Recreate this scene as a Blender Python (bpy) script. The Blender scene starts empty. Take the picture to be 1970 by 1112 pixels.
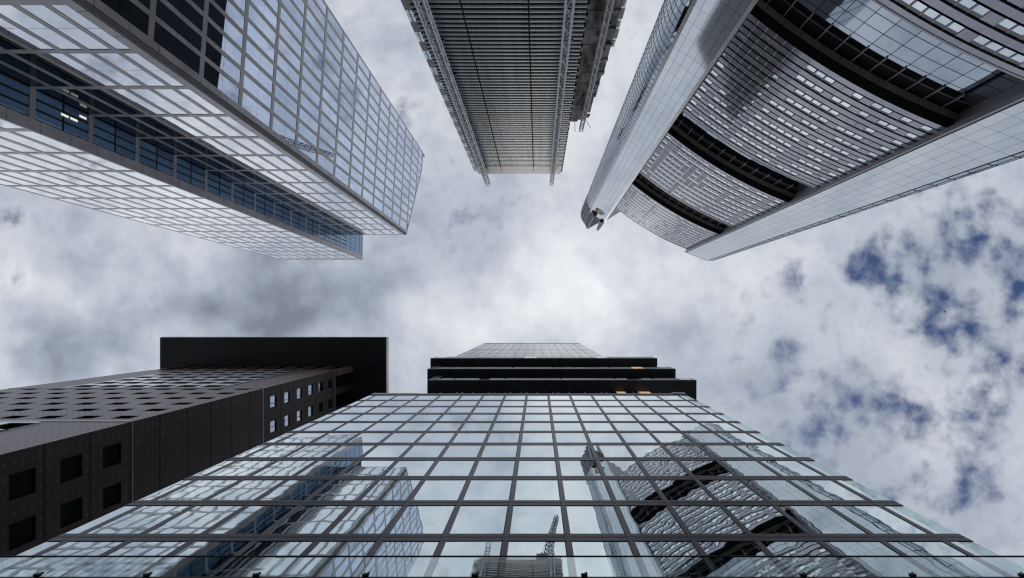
import bpy, math, random
from mathutils import Vector, Matrix
random.seed(7)
sc = bpy.context.scene
C = sc.collection

# ------------------------------------------------------------------ camera
# World: the lens sits at the origin looking straight up; X = right, Y = towards the foot of the picture.
F_PX, ZX, ZY = 900.0, 1035.0, 614.0          # focal length and zenith in pixels of the 1970 x 1112 photo
cam = bpy.data.cameras.new('camera'); co = bpy.data.objects.new('camera', cam); C.objects.link(co)
cam.sensor_width = 36.0; cam.sensor_fit = 'HORIZONTAL'
cam.lens = F_PX / 1970.0 * 36.0
cam.shift_x = -(ZX - 985.0) / 1970.0
cam.shift_y = (ZY - 556.0) / 1970.0
cam.clip_start = 0.1; cam.clip_end = 5000
co.rotation_euler = (math.pi, 0, 0)
sc.camera = co

# ------------------------------------------------------------------ exposure
sc.view_settings.view_transform = 'Standard'
sc.view_settings.look = 'None'
sc.view_settings.exposure = 0.0
sc.view_settings.gamma = 1.0
sc.view_settings.use_curve_mapping = False
sc.render.engine = 'CYCLES'
sc.cycles.use_denoising = True
sc.cycles.max_bounces = 9
sc.cycles.glossy_bounces = 6
sc.cycles.diffuse_bounces = 3
sc.cycles.transparent_max_bounces = 12
sc.cycles.caustics_reflective = False
sc.cycles.pixel_filter_type = 'BLACKMAN_HARRIS'
sc.cycles.filter_width = 1.25

# ------------------------------------------------------------------ node helpers
class NT:
    def __init__(s, tree): s.t = tree
    def n(s, kind, **kw):
        nd = s.t.nodes.new(kind)
        for k, v in kw.items(): setattr(nd, k, v)
        return nd
    def put(s, sock, v):
        if isinstance(v, (int, float)): sock.default_value = v
        elif isinstance(v, (tuple, list)):
            sock.default_value = tuple(v) if len(v) == len(sock.default_value) else tuple(v) + (1.0,)
        else: s.t.links.new(v, sock)
    def m(s, op, a, b=0.0, c=0.0, clamp=False):
        nd = s.n('ShaderNodeMath', operation=op); nd.use_clamp = clamp
        s.put(nd.inputs[0], a); s.put(nd.inputs[1], b)
        if len(nd.inputs) > 2: s.put(nd.inputs[2], c)
        return nd.outputs[0]
    def mix(s, f, a, b, blend='MIX'):
        nd = s.n('ShaderNodeMix', data_type='RGBA', blend_type=blend)
        s.put(nd.inputs[0], f); s.put(nd.inputs[6], a); s.put(nd.inputs[7], b)
        return nd.outputs[2]
    def xyz(s, x, y, z):
        nd = s.n('ShaderNodeCombineXYZ')
        for i, v in enumerate((x, y, z)): s.put(nd.inputs[i], v)
        return nd.outputs[0]
    def noise(s, vec, scale, detail=4.0, rough=0.5, dist=0.0):
        nd = s.n('ShaderNodeTexNoise'); nd.noise_dimensions = '3D'
        s.put(nd.inputs['Vector'], vec)
        nd.inputs['Scale'].default_value = scale; nd.inputs['Detail'].default_value = detail
        nd.inputs['Roughness'].default_value = rough; nd.inputs['Distortion'].default_value = dist
        return nd.outputs[0]
    def ramp(s, v, a, b, lo=0.0, hi=1.0):
        nd = s.n('ShaderNodeMapRange'); nd.interpolation_type = 'SMOOTHSTEP'
        s.put(nd.inputs[0], v)
        for i, x in enumerate((a, b, lo, hi)): nd.inputs[1 + i].default_value = x
        return nd.outputs[0]

# ------------------------------------------------------------------ sky: Nishita blue behind broken cloud
SUN_EL, SUN_AZ = math.radians(84), math.radians(0)     # veiled sun almost overhead
world = bpy.data.worlds.new('World'); sc.world = world; world.use_nodes = True
wt = world.node_tree; wt.nodes.clear(); W = NT(wt)
sky = W.n('ShaderNodeTexSky'); sky.sky_type = 'NISHITA'; sky.sun_disc = False
sky.sun_elevation = SUN_EL; sky.sun_rotation = SUN_AZ
geo = W.n('ShaderNodeTexCoord'); sep = W.n('ShaderNodeSeparateXYZ'); wt.links.new(geo.outputs['Generated'], sep.inputs[0])
zz = W.m('MAXIMUM', sep.outputs[2], 0.10)
cu = W.m('DIVIDE', sep.outputs[0], zz); cv = W.m('DIVIDE', sep.outputs[1], zz)    # place on the flat cloud deck
deck = W.xyz(cu, cv, 0.35)
wn_ = W.n('ShaderNodeTexNoise'); wn_.inputs['Scale'].default_value = 5.0; wn_.inputs['Detail'].default_value = 1.5; wn_.inputs['Roughness'].default_value = 0.5
W.put(wn_.inputs['Vector'], W.xyz(cu, cv, 2.7)); wsp = W.n('ShaderNodeSeparateXYZ'); wt.links.new(wn_.outputs['Color'], wsp.inputs[0])
wu = W.m('ADD', cu, W.m('MULTIPLY', W.m('SUBTRACT', wsp.outputs[0], 0.5), 0.26)); wv = W.m('ADD', cv, W.m('MULTIPLY', W.m('SUBTRACT', wsp.outputs[1], 0.5), 0.26))
def blob(px, py, rx, ry):                     # soft hole or swelling of the cloud deck
    a = W.m('MULTIPLY', W.m('SUBTRACT', wu, (px - ZX) / F_PX), F_PX / rx)
    b = W.m('MULTIPLY', W.m('SUBTRACT', wv, (py - ZY) / F_PX), F_PX / ry)
    r2 = W.m('ADD', W.m('MULTIPLY', a, a), W.m('MULTIPLY', b, b))
    return W.m('POWER', 2.718, W.m('MULTIPLY', r2, -1.0))
def total(items):
    acc = None
    for w, args in items:
        g = W.m('MULTIPLY', blob(*args), w)
        acc = g if acc is None else W.m('ADD', acc, g)
    return acc
n_big = W.noise(deck, 2.1, 6.0, 0.52, 0.15)
n_mid = W.noise(W.xyz(cu, cv, 4.2), 7.6, 8.0, 0.55, 0.10)
n_fine = W.noise(W.xyz(cu, cv, 9.1), 19.0, 5.0, 0.55, 0.1)
gaps = total([(0.42, (1465, 705, 62, 55)), (0.22, (1400, 690, 45, 50)), (0.30, (1500, 690, 50, 25)), (0.36, (1840, 430, 40, 110)),
              (0.30, (1830, 510, 60, 55)), (0.36, (1872, 610, 70, 60)), (0.40, (1850, 700, 60, 45)), (0.50, (1968, 770, 55, 95)),
              (0.42, (1920, 880, 50, 70)), (0.26, (1662, 806, 26, 24)), (0.28, (1715, 535, 50, 50)), (0.24, (1545, 840, 70, 55)),
              (0.24, (1880, 980, 70, 60)), (0.34, (1965, 500, 40, 80)), (0.20, (1520, 540, 50, 40)), (0.18, (1690, 760, 60, 40)),
              (0.25, (1790, 590, 210, 230)), (-0.06, (1545, 590, 110, 90)), (-0.22, (1050, 560, 240, 130)), (-0.20, (400, 560, 420, 230)), (-0.14, (1240, 560, 160, 160)), (-0.12, (680, 60, 120, 160)), (-0.12, (1200, 150, 90, 160)), (0.16, (1760, 900, 180, 110)), (0.20, (2150, 800, 160, 420)), (0.17, (945, 400, 85, 60)), (0.13, (905, 490, 45, 60))])
fray = W.m('ADD', W.m('MULTIPLY', W.m('SUBTRACT', n_mid, 0.5), 1.75), W.m('MULTIPLY', W.m('SUBTRACT', n_fine, 0.5), 0.95))
hole = W.m('ADD', fray, W.m('MINIMUM', W.m('MULTIPLY', gaps, 0.88), 0.40))
blue_f = W.ramp(hole, 0.03, 0.66)
shade = total([(-0.17, (450, 575, 290, 70)), (-0.13, (640, 560, 130, 90)), (-0.16, (110, 690, 120, 70)), (-0.08, (60, 410, 180, 60)),
               (-0.10, (900, 450, 110, 110)), (0.13, (70, 560, 110, 45)), (0.17, (1045, 530, 150, 150)), (0.10, (1060, 560, 330, 240)),
               (0.10, (830, 610, 120, 60)), (0.12, (1560, 500, 130, 70)), (0.10, (1650, 660, 120, 80)), (0.08, (1400, 590, 120, 70)), (-0.06, (1290, 650, 90, 60)),
               (0.20, (300, 900, 420, 160)), (0.08, (950, 200, 400, 150)), (-0.06, (760, 250, 60, 50))])
bright = W.m('ADD', W.m('ADD', 0.46, W.m('MULTIPLY', W.ramp(n_big, 0.25, 0.75), 0.24)),
             W.m('ADD', W.m('MULTIPLY', W.m('SUBTRACT', n_mid, 0.5), 0.50), W.m('ADD', shade, W.m('MULTIPLY', W.m('SUBTRACT', n_fine, 0.5), 0.26))))
bright = W.m('MINIMUM', W.m('MAXIMUM', bright, 0.26), 0.97)
warm = W.ramp(bright, 0.35, 0.85)
ccol = W.mix(warm, (0.80, 0.905, 1.12, 1), (0.965, 1.0, 1.045, 1))
cl = W.n('ShaderNodeVectorMath', operation='SCALE'); W.put(cl.inputs[0], ccol); W.put(cl.inputs['Scale'], W.m('MULTIPLY', bright, 10.0))
blue = W.n('ShaderNodeVectorMath', operation='MULTIPLY'); wt.links.new(sky.outputs[0], blue.inputs[0]); blue.inputs[1].default_value = (0.30, 0.37, 0.52)
skycol = W.mix(blue_f, cl.outputs[0], blue.outputs[0])
bg = W.n('ShaderNodeBackground'); bg.inputs[1].default_value = 0.10; wt.links.new(skycol, bg.inputs[0])
wo = W.n('ShaderNodeOutputWorld'); wt.links.new(bg.outputs[0], wo.inputs[0])
world.cycles.sampling_method = 'MANUAL'; world.cycles.sample_map_resolution = 512

sun = bpy.data.lights.new('sun', 'SUN'); so = bpy.data.objects.new('sun', sun); C.objects.link(so)
sun.energy = 0.8; sun.angle = math.radians(10); sun.color = (1.0, 0.97, 0.93)
sd = Vector((0.0, math.cos(SUN_EL), math.sin(SUN_EL)))
so.rotation_euler = sd.to_track_quat('Z', 'Y').to_euler()

# ------------------------------------------------------------------ materials
MATS = {}
def mat(name, base, metallic=0.0, rough=0.5, vary=0.0, vscale=0.3, ripple=0.0, rscale=0.5, objvar=0.0, emit=None, spec=0.5, streak=None):
    if name in MATS: return MATS[name]
    m = bpy.data.materials.new(name); m.use_nodes = True; t = m.node_tree; N = NT(t)
    b = t.nodes['Principled BSDF']
    b.inputs['Metallic'].default_value = metallic; b.inputs['Roughness'].default_value = rough
    b.inputs['Specular IOR Level'].default_value = spec
    g = N.n('ShaderNodeNewGeometry')
    col = tuple(base) + (1.0,)
    out = None
    if vary:
        vec = g.outputs['Position']
        if streak:
            mp = N.n('ShaderNodeVectorMath', operation='MULTIPLY'); t.links.new(vec, mp.inputs[0]); mp.inputs[1].default_value = streak; vec = mp.outputs[0]
        nz = N.noise(vec, vscale, 6.0, 0.6)
        f = N.ramp(nz, 0.3, 0.7, 1.0 - vary, 1.0 + vary)
        sm = N.n('ShaderNodeVectorMath', operation='SCALE'); sm.inputs[0].default_value = base; t.links.new(f, sm.inputs['Scale']); out = sm.outputs[0]
    if objvar:
        oi = N.n('ShaderNodeObjectInfo')
        f = N.m('ADD', N.m('MULTIPLY', oi.outputs['Random'], objvar), 1.0 - objvar)
        sm = N.n('ShaderNodeVectorMath', operation='SCALE'); N.put(sm.inputs[0], out if out is not None else tuple(base)); t.links.new(f, sm.inputs['Scale']); out = sm.outputs[0]
    if out is not None: t.links.new(out, b.inputs['Base Color'])
    else: b.inputs['Base Color'].default_value = col
    if ripple:
        oi = N.n('ShaderNodeObjectInfo')
        sh = N.n('ShaderNodeVectorMath', operation='ADD'); t.links.new(g.outputs['Position'], sh.inputs[0])
        t.links.new(N.xyz(N.m('MULTIPLY', oi.outputs['Random'], 37.0), N.m('MULTIPLY', oi.outputs['Random'], 91.0), 0.0), sh.inputs[1])
        nz = N.noise(sh.outputs[0], rscale, 1.0, 0.4)
        bp = N.n('ShaderNodeBump'); bp.inputs['Strength'].default_value = 1.0; bp.inputs['Distance'].default_value = ripple
        t.links.new(nz, bp.inputs['Height']); t.links.new(bp.outputs[0], b.inputs['Normal'])
    if emit:
        b.inputs['Emission Color'].default_value = tuple(emit[:3]) + (1.0,); b.inputs['Emission Strength'].default_value = emit[3]
    MATS[name] = m
    return m

def tile_mat(name, base, su, sv, line, lw=0.03, dots=None, metallic=0.0, rough=0.5, vary=0.15, spec=0.5, major=None):
    """panels with joints laid out in the metres of the wall (UV)"""
    m = bpy.data.materials.new(name); m.use_nodes = True; t = m.node_tree; N = NT(t)
    b = t.nodes['Principled BSDF']; b.inputs['Metallic'].default_value = metallic; b.inputs['Roughness'].default_value = rough
    b.inputs['Specular IOR Level'].default_value = spec
    uv = N.n('ShaderNodeUVMap'); sp = N.n('ShaderNodeSeparateXYZ'); t.links.new(uv.outputs[0], sp.inputs[0])
    def joint(sock, size, w):
        f = N.m('FRACT', N.m('DIVIDE', sock, size))
        d = N.m('MULTIPLY', N.m('SUBTRACT', 0.5, N.m('ABSOLUTE', N.m('SUBTRACT', f, 0.5))), size)
        return N.m('LESS_THAN', d, w)
    ju = joint(sp.outputs[0], su, lw); jv = joint(sp.outputs[1], sv, lw)
    j = N.m('MAXIMUM', ju, jv)
    cell = N.xyz(N.m('FLOOR', N.m('DIVIDE', sp.outputs[0], su)), N.m('FLOOR', N.m('DIVIDE', sp.outputs[1], sv)), 0.0)
    wn = N.n('ShaderNodeTexWhiteNoise'); t.links.new(cell, wn.inputs[0])
    g = N.n('ShaderNodeNewGeometry')
    nz = N.noise(g.outputs['Position'], 0.25, 5.0, 0.6)
    f = N.m('ADD', N.m('MULTIPLY', wn.outputs[0], vary), N.m('ADD', 1.0 - vary * 0.9, N.m('MULTIPLY', N.m('SUBTRACT', nz, 0.5), vary * 1.6)))
    sm = N.n('ShaderNodeVectorMath', operation='SCALE'); sm.inputs[0].default_value = base; t.links.new(f, sm.inputs['Scale'])
    col = N.mix(j, sm.outputs[0], tuple(line) + (1.0,))
    if dots:
        du, dv, rad, dc = dots
        fu = N.m('MULTIPLY', N.m('SUBTRACT', N.m('FRACT', N.m('DIVIDE', sp.outputs[0], du)), 0.5), du)
        fv = N.m('MULTIPLY', N.m('SUBTRACT', N.m('FRACT', N.m('DIVIDE', sp.outputs[1], dv)), 0.5), dv)
        dd = N.m('SQRT', N.m('ADD', N.m('MULTIPLY', fu, fu), N.m('MULTIPLY', fv, fv)))
        col = N.mix(N.m('LESS_THAN', dd, rad), col, tuple(dc) + (1.0,))
    t.links.new(col, b.inputs['Base Color'])
    MATS[name] = m
    return m

M_MIRROR = mat('coated_glass', (0.79, 0.885, 0.905), 1.0, 0.012, ripple=0.0046, rscale=0.55, objvar=0.12)
M_MULL = mat('purple_grey_aluminium', (0.135, 0.127, 0.147), 0.25, 0.35, vary=0.12, vscale=0.4)
M_BEAM = mat('dark_grey_aluminium', (0.08, 0.076, 0.09), 0.25, 0.35, vary=0.12, vscale=0.4)
M_GAP = mat('black_joint', (0.006, 0.006, 0.007), 0.0, 0.6)
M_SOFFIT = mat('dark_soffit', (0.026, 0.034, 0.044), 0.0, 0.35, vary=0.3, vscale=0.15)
M_LIGHTEDGE = mat('pale_metal_edge', (0.78, 0.80, 0.82), 0.0, 0.4, vary=0.1, vscale=0.5)
M_SKYGLASS = mat('pale_glass', (0.62, 0.66, 0.70), 1.0, 0.06, vary=0.06, vscale=0.2, ripple=0.002, rscale=0.4)
M_SHAFT = mat('shaft_glass', (0.03, 0.035, 0.04), 0.0, 0.03, spec=0.75)
M_TEAL = mat('teal_glass', (0.09, 0.16, 0.20), 0.7, 0.12, vary=0.4, vscale=0.6)
M_DARKROOM = mat('dark_interior', (0.012, 0.013, 0.014), 0.0, 0.7)
M_WARM = mat('lit_warm_ceiling', (0.6, 0.4, 0.25), 0.0, 0.6, emit=(1.0, 0.62, 0.36, 0.55))
M_LAMP = mat('lit_lamp', (0.9, 0.9, 0.8), 0.0, 0.6, emit=(1.0, 0.95, 0.78, 0.75))
M_STONE = mat('grey_stone_frame', (0.54, 0.525, 0.535), 0.0, 0.22, vary=0.16, vscale=0.35, spec=0.9)
M_STONE_D = mat('grey_stone_groove', (0.20, 0.195, 0.205), 0.0, 0.6, vary=0.12, vscale=0.4)
M_PANE_A = mat('bluish_glass', (0.58, 0.66, 0.82), 1.0, 0.015, ripple=0.0012, rscale=0.4, objvar=0.24, vary=0.10, vscale=0.9, streak=(1, 1, 0.15))
M_PANE_B = mat('pale_grey_glass', (0.90, 0.92, 0.95), 1.0, 0.012, ripple=0.0008, rscale=0.4, objvar=0.05)
M_PANE_D = mat('shade_coloured_glass', (0.085, 0.095, 0.11), 1.0, 0.02, ripple=0.0008, rscale=0.4, objvar=0.3)  # darkness of the inner corner bays put into the pane colour
M_BLUEREFL = mat('blue_reflection_glass', (0.22, 0.40, 0.66), 0.35, 0.03, ripple=0.001, rscale=0.4, objvar=0.15)  # blue of the mirrored sky put into the base colour
M_DARKGLASS = mat('dark_glass', (0.05, 0.06, 0.07), 0.6, 0.08, vary=0.3, vscale=0.3)
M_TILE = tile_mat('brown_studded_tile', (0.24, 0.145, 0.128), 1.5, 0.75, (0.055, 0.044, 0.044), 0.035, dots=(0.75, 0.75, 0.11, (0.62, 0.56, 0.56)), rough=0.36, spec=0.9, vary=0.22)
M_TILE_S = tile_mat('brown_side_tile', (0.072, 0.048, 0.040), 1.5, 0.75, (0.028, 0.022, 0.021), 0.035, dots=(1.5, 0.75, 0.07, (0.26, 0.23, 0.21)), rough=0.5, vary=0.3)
M_WHITEFRAME = mat('pale_lattice_frame', (0.86, 0.87, 0.88), 0.85, 0.28, vary=0.06, vscale=0.5)
M_WINDARK = mat('black_window_glass', (0.020, 0.022, 0.026), 0.0, 0.06, spec=0.6)
M_WINMIRROR = mat('bright_window_glass', (0.80, 0.86, 0.93), 1.0, 0.02, ripple=0.004, rscale=0.8, objvar=0.2)
M_LOUVRE = mat('grey_louvre', (0.225, 0.27, 0.295), 0.1, 0.42, vary=0.45, vscale=0.5, streak=(1.0, 1.0, 0.05))
M_BLACK = mat('black_backing', (0.004, 0.004, 0.005), 0.0, 0.8)
M_CONC = mat('raw_concrete', (0.26, 0.25, 0.24), 0.0, 0.85, vary=0.9, vscale=0.8, streak=(1.0, 1.0, 0.3))
M_SIDEGLASS = mat('pale_teal_glass', (0.44, 0.51, 0.53), 1.0, 0.08, vary=0.3, vscale=0.8)
M_GREYPANEL = mat('grey_brown_panel', (0.30, 0.285, 0.29), 0.0, 0.5, vary=0.1)
M_GALV = mat('galvanised_steel', (0.95, 0.96, 0.97), 0.0, 0.3, spec=0.9)
M_DARKSTEEL = mat('dark_steel', (0.035, 0.035, 0.04), 0.3, 0.5)
M_PANEL = tile_mat('pale_metal_panel', (0.77, 0.81, 0.835), 1.96, 4.5, (0.16, 0.18, 0.20), 0.04, metallic=0.85, rough=0.07, vary=0.07)
M_PANEL_R = tile_mat('pale_metal_panel_wide', (0.69, 0.73, 0.755), 2.33, 4.5, (0.15, 0.17, 0.19), 0.04, metallic=0.85, rough=0.07, vary=0.07)
M_TRIM = mat('grey_trim', (0.48, 0.47, 0.49), 0.1, 0.4, vary=0.1)
M_SPAN = mat('grey_spandrel_glass', (0.36, 0.355, 0.395), 0.85, 0.12, vary=0.08, vscale=0.3)
M_SPANLINE = mat('pale_glazing_bar', (0.74, 0.76, 0.78), 0.3, 0.35)
M_WINSHADE = mat('painted_window_shade', (0.15, 0.155, 0.165), 0.6, 0.25)  # shadow under the window head, put into the colour of a strip
M_CURVE = mat('curved_glass', (0.42, 0.48, 0.53), 1.0, 0.03, ripple=0.003, rscale=0.3, vary=0.12, vscale=0.5)
M_CROWN = mat('crown_dark_glass', (0.055, 0.06, 0.068), 0.0, 0.45, vary=0.15, vscale=0.4, spec=0.2)
M_GARDGLASS = mat('garden_glass', (0.46, 0.51, 0.58), 1.0, 0.03, ripple=0.001, rscale=0.3, objvar=0.1)
M_FASCIA = mat('brown_grey_fascia', (0.36, 0.34, 0.33), 0.1, 0.5, vary=0.15, vscale=0.4)
M_GOLD = mat('gold_sign', (0.62, 0.50, 0.14), 0.3, 0.4)
M_ASPHALT = mat('asphalt', (0.19, 0.19, 0.19), 0.0, 0.9, vary=0.25, vscale=0.6)
M_PAVE = mat('pale_paving', (0.30, 0.295, 0.285), 0.0, 0.85, vary=0.15, vscale=0.8)
M_ROOF = mat('roof_gravel', (0.16, 0.16, 0.16), 0.0, 0.9)

def glass_mat(name, tint, refl, tr):
    m = bpy.data.materials.new(name); m.use_nodes = True; t = m.node_tree; t.nodes.clear(); N = NT(t)
    tb = N.n('ShaderNodeBsdfTransparent'); tb.inputs[0].default_value = tuple(tr) + (1,)
    gb = N.n('ShaderNodeBsdfGlossy'); gb.inputs[0].default_value = tuple(tint) + (1,); gb.inputs['Roughness'].default_value = 0.01
    g = N.n('ShaderNodeNewGeometry'); nz = N.noise(g.outputs['Position'], 0.5, 1.0, 0.4)
    bp = N.n('ShaderNodeBump'); bp.inputs['Distance'].default_value = 0.004; t.links.new(nz, bp.inputs['Height']); t.links.new(bp.outputs[0], gb.inputs['Normal'])
    mx = N.n('ShaderNodeMixShader'); mx.inputs[0].default_value = refl
    t.links.new(tb.outputs[0], mx.inputs[1]); t.links.new(gb.outputs[0], mx.inputs[2])
    o = N.n('ShaderNodeOutputMaterial'); t.links.new(mx.outputs[0], o.inputs[0])
    return m
M_CLEAR = glass_mat('clear_parapet_glass', (0.86, 0.93, 0.94), 0.48, (0.80, 0.88, 0.88))
M_FIN = glass_mat('green_corner_glass', (0.78, 0.88, 0.88), 0.55, (0.66, 0.78, 0.77))

# ------------------------------------------------------------------ mesh helpers
class Face:
    """a vertical wall: s runs along it, z up, o outwards"""
    def __init__(s, p0, t, n):
        s.p0 = Vector((p0[0], p0[1], 0)); s.t = Vector((t[0], t[1], 0)).normalized(); s.n = Vector((n[0], n[1], 0)).normalized()
    def pt(s, a, o, z): return s.p0 + s.t * a + s.n * o + Vector((0, 0, z))

class MB:
    def __init__(s): s.v = []; s.f = []; s.m = []; s.uv = []
    def poly(s, pts, m=0, uv=None, out=None):
        pts = [Vector(p) for p in pts]
        if out is not None:
            nn = (pts[1] - pts[0]).cross(pts[2] - pts[1])
            if nn.dot(out) < 0:
                pts = pts[::-1]; uv = uv[::-1] if uv else None
        i = len(s.v); s.v += pts; s.f.append(list(range(i, i + len(pts)))); s.m.append(m)
        s.uv.append(uv or [(0, 0)] * len(pts))
    def quad(s, F, a0, a1, z0, z1, o, m=0, tops=None, jit=0.0):
        za, zb = tops if tops else (z1, z1)
        ja, jb = (random.uniform(-jit, jit), random.uniform(-jit, jit)) if jit else (0, 0)
        s.poly([F.pt(a0, o - ja - jb, z0), F.pt(a1, o + ja - jb, z0), F.pt(a1, o + ja + jb, zb), F.pt(a0, o - ja + jb, za)], m,
               [(a0, z0), (a1, z0), (a1, zb), (a0, za)], out=F.n)
    def box(s, F, a0, a1, z0, z1, o0, o1, m=0):
        c = F.pt((a0 + a1) / 2, (o0 + o1) / 2, (z0 + z1) / 2)
        P = lambda a, o, z: F.pt(a, o, z)
        fs = [([P(a0, o1, z0), P(a1, o1, z0), P(a1, o1, z1), P(a0, o1, z1)], [(a0, z0), (a1, z0), (a1, z1), (a0, z1)]),
              ([P(a0, o0, z0), P(a1, o0, z0), P(a1, o0, z1), P(a0, o0, z1)], [(a0, z0), (a1, z0), (a1, z1), (a0, z1)]),
              ([P(a0, o0, z0), P(a0, o1, z0), P(a0, o1, z1), P(a0, o0, z1)], [(o0, z0), (o1, z0), (o1, z1), (o0, z1)]),
              ([P(a1, o0, z0), P(a1, o1, z0), P(a1, o1, z1), P(a1, o0, z1)], [(o0, z0), (o1, z0), (o1, z1), (o0, z1)]),
              ([P(a0, o0, z0), P(a1, o0, z0), P(a1, o1, z0), P(a0, o1, z0)], [(a0, o0), (a1, o0), (a1, o1), (a0, o1)]),
              ([P(a0, o0, z1), P(a1, o0, z1), P(a1, o1, z1), P(a0, o1, z1)], [(a0, o0), (a1, o0), (a1, o1), (a0, o1)])]
        for pts, uv in fs:
            s.poly(pts, m, uv, out=sum(pts, Vector()) / 4 - c)
    def prism(s, xy, z0, z1, m=0, mtop=None, mbot=None):
        n = len(xy); cx = sum(p[0] for p in xy) / n; cy = sum(p[1] for p in xy) / n
        d = 0.0
        for i in range(n):
            a, b = Vector((xy[i][0], xy[i][1], 0)), Vector((xy[(i + 1) % n][0], xy[(i + 1) % n][1], 0)); L = (b - a).length
            mid = (a + b) / 2 - Vector((cx, cy, 0))
            s.poly([a + Vector((0, 0, z0)), b + Vector((0, 0, z0)), b + Vector((0, 0, z1)), a + Vector((0, 0, z1))], m,
                   [(d, z0), (d + L, z0), (d + L, z1), (d, z1)], out=mid); d += L
        s.poly([(p[0], p[1], z1) for p in xy], m if mtop is None else mtop, [tuple(p[:2]) for p in xy], out=Vector((0, 0, 1)))
        s.poly([(p[0], p[1], z0) for p in xy], m if mbot is None else mbot, [tuple(p[:2]) for p in xy], out=Vector((0, 0, -1)))
    def bar(s, p, q, r, m=0, n=4):
        p, q = Vector(p), Vector(q); d = (q - p)
        if d.length < 1e-6: return
        d.normalize(); a = d.orthogonal().normalized(); b = d.cross(a)
        R = [a * math.cos(2 * math.pi * (k + .5) / n) * r + b * math.sin(2 * math.pi * (k + .5) / n) * r for k in range(n)]
        for k in range(n):
            k2 = (k + 1) % n
            s.poly([p + R[k], p + R[k2], q + R[k2], q + R[k]], m, out=R[k] + R[k2])
        s.poly([p + x for x in R], m, out=-d); s.poly([q + x for x in R], m, out=d)
    def build(s, name, mats, parent=None, base=(0, 0, 0), own=False):
        if not s.v: return None
        mats = mats if isinstance(mats, (list, tuple)) else [mats]
        base = Vector(base); org = base
        if own: org = sum(s.v, Vector()) / len(s.v)
        me = bpy.data.meshes.new(name)
        me.from_pydata([v - org for v in s.v], [], s.f)
        for mm in mats: me.materials.append(mm)
        me.polygons.foreach_set('material_index', s.m)
        uvl = me.uv_layers.new(name='UVMap'); k = 0
        flat = [c for u in s.uv for p in u for c in (p[0], p[1])]
        uvl.data.foreach_set('uv', flat)
        me.update()
        o = bpy.data.objects.new(name, me); C.objects.link(o)
        if parent is not None:
            o.parent = parent; o.location = org - Vector(parent['org'])
        else: o.location = org
        o['org'] = list(org)
        return o

def wall(mb, F, a0, a1, z0, z1, rects, depth, mw=0, mr=1):
    """wall sheet with rectangular openings and their reveals"""
    A = sorted({a0, a1} | {r[0] for r in rects} | {r[1] for r in rects}); Z = sorted({z0, z1} | {r[2] for r in rects} | {r[3] for r in rects})
    A = [a for a in A if a0 <= a <= a1]; Z = [z for z in Z if z0 <= z <= z1]
    for j in range(len(Z) - 1):
        run = None
        for i in range(len(A) - 1):
            ca, cz = (A[i] + A[i + 1]) / 2, (Z[j] + Z[j + 1]) / 2
            solid = not any(r[0] < ca < r[1] and r[2] < cz < r[3] for r in rects)
            if solid and run is None: run = A[i]
            if not solid and run is not None: mb.quad(F, run, A[i], Z[j], Z[j + 1], 0, mw); run = None
        if run is not None: mb.quad(F, run, A[-1], Z[j], Z[j + 1], 0, mw)
    for (x0, x1, y0, y1) in rects:
        P = F.pt
        mb.poly([P(x0, 0, y0), P(x1, 0, y0), P(x1, -depth, y0), P(x0, -depth, y0)], mr)
        mb.poly([P(x0, 0, y1), P(x1, 0, y1), P(x1, -depth, y1), P(x0, -depth, y1)], mr)
        mb.poly([P(x0, 0, y0), P(x0, 0, y1), P(x0, -depth, y1), P(x0, -depth, y0)], mr)
        mb.poly([P(x1, 0, y0), P(x1, 0, y1), P(x1, -depth, y1), P(x1, -depth, y0)], mr)

def proj(p): return (ZX + F_PX * p.x / p.z, ZY + F_PX * p.y / p.z) if p.z > 0.5 else None
def seen_area(mb, n):
    c = sum(mb.v, Vector()) / len(mb.v)
    if c.dot(n) >= 0: return 0.0
    q = [proj(v) for v in mb.v[:4]]
    if any(x is None for x in q): return 0.0
    pc = proj(c)
    if not (-40 < pc[0] < 2010 and -40 < pc[1] < 1150): return 0.0
    return abs(sum(q[i][0] * q[(i + 1) % 4][1] - q[(i + 1) % 4][0] * q[i][1] for i in range(4))) / 2

class Parts:
    """repeated parts of one thing: the hundred that show largest each get an object, the rest share one"""
    def __init__(s, name, mats, limit=100): s.name = name; s.mats = mats; s.items = []; s.limit = limit
    def add(s, mb, n, parent, bonus=1.0): s.items.append((seen_area(mb, n) * bonus, mb, parent))
    def done(s, thing_):
        s.items.sort(key=lambda x: -x[0])
        for a, mb, par in s.items[:s.limit]: mb.build(s.name, s.mats, par, own=True)
        rest = MB()
        for a, mb, par in s.items[s.limit:]:
            k = len(rest.v); rest.v += mb.v; rest.f += [[i + k for i in f] for f in mb.f]; rest.m += mb.m; rest.uv += mb.uv
        o = rest.build(s.name, s.mats, thing_, base=thing_['org'])
        if o: o['kind'] = 'stuff'

GZ = -1.6
def thing(name, label, cat, loc, group=None):
    o = bpy.data.objects.new(name, None); C.objects.link(o); o.location = loc; o.empty_display_size = 2
    o['label'] = label; o['category'] = cat; o['org'] = list(loc)
    if group: o['group'] = group
    return o

# ------------------------------------------------------------------ ground
g = MB(); R = 2500
g.poly([(-R, -R, GZ), (R, -R, GZ), (R, R, GZ), (-R, R, GZ)], 0, out=Vector((0, 0, 1)))
o = g.build('ground', M_ASPHALT); o['kind'] = 'structure'
g = MB(); PF = Face((0, 0), (1, 0), (0, 1))
g.box(PF, -30, 30, GZ + 0.004, GZ + 0.13, 3.5, 11.4); o = g.build('pavement', M_PAVE); o['kind'] = 'structure'

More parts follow.
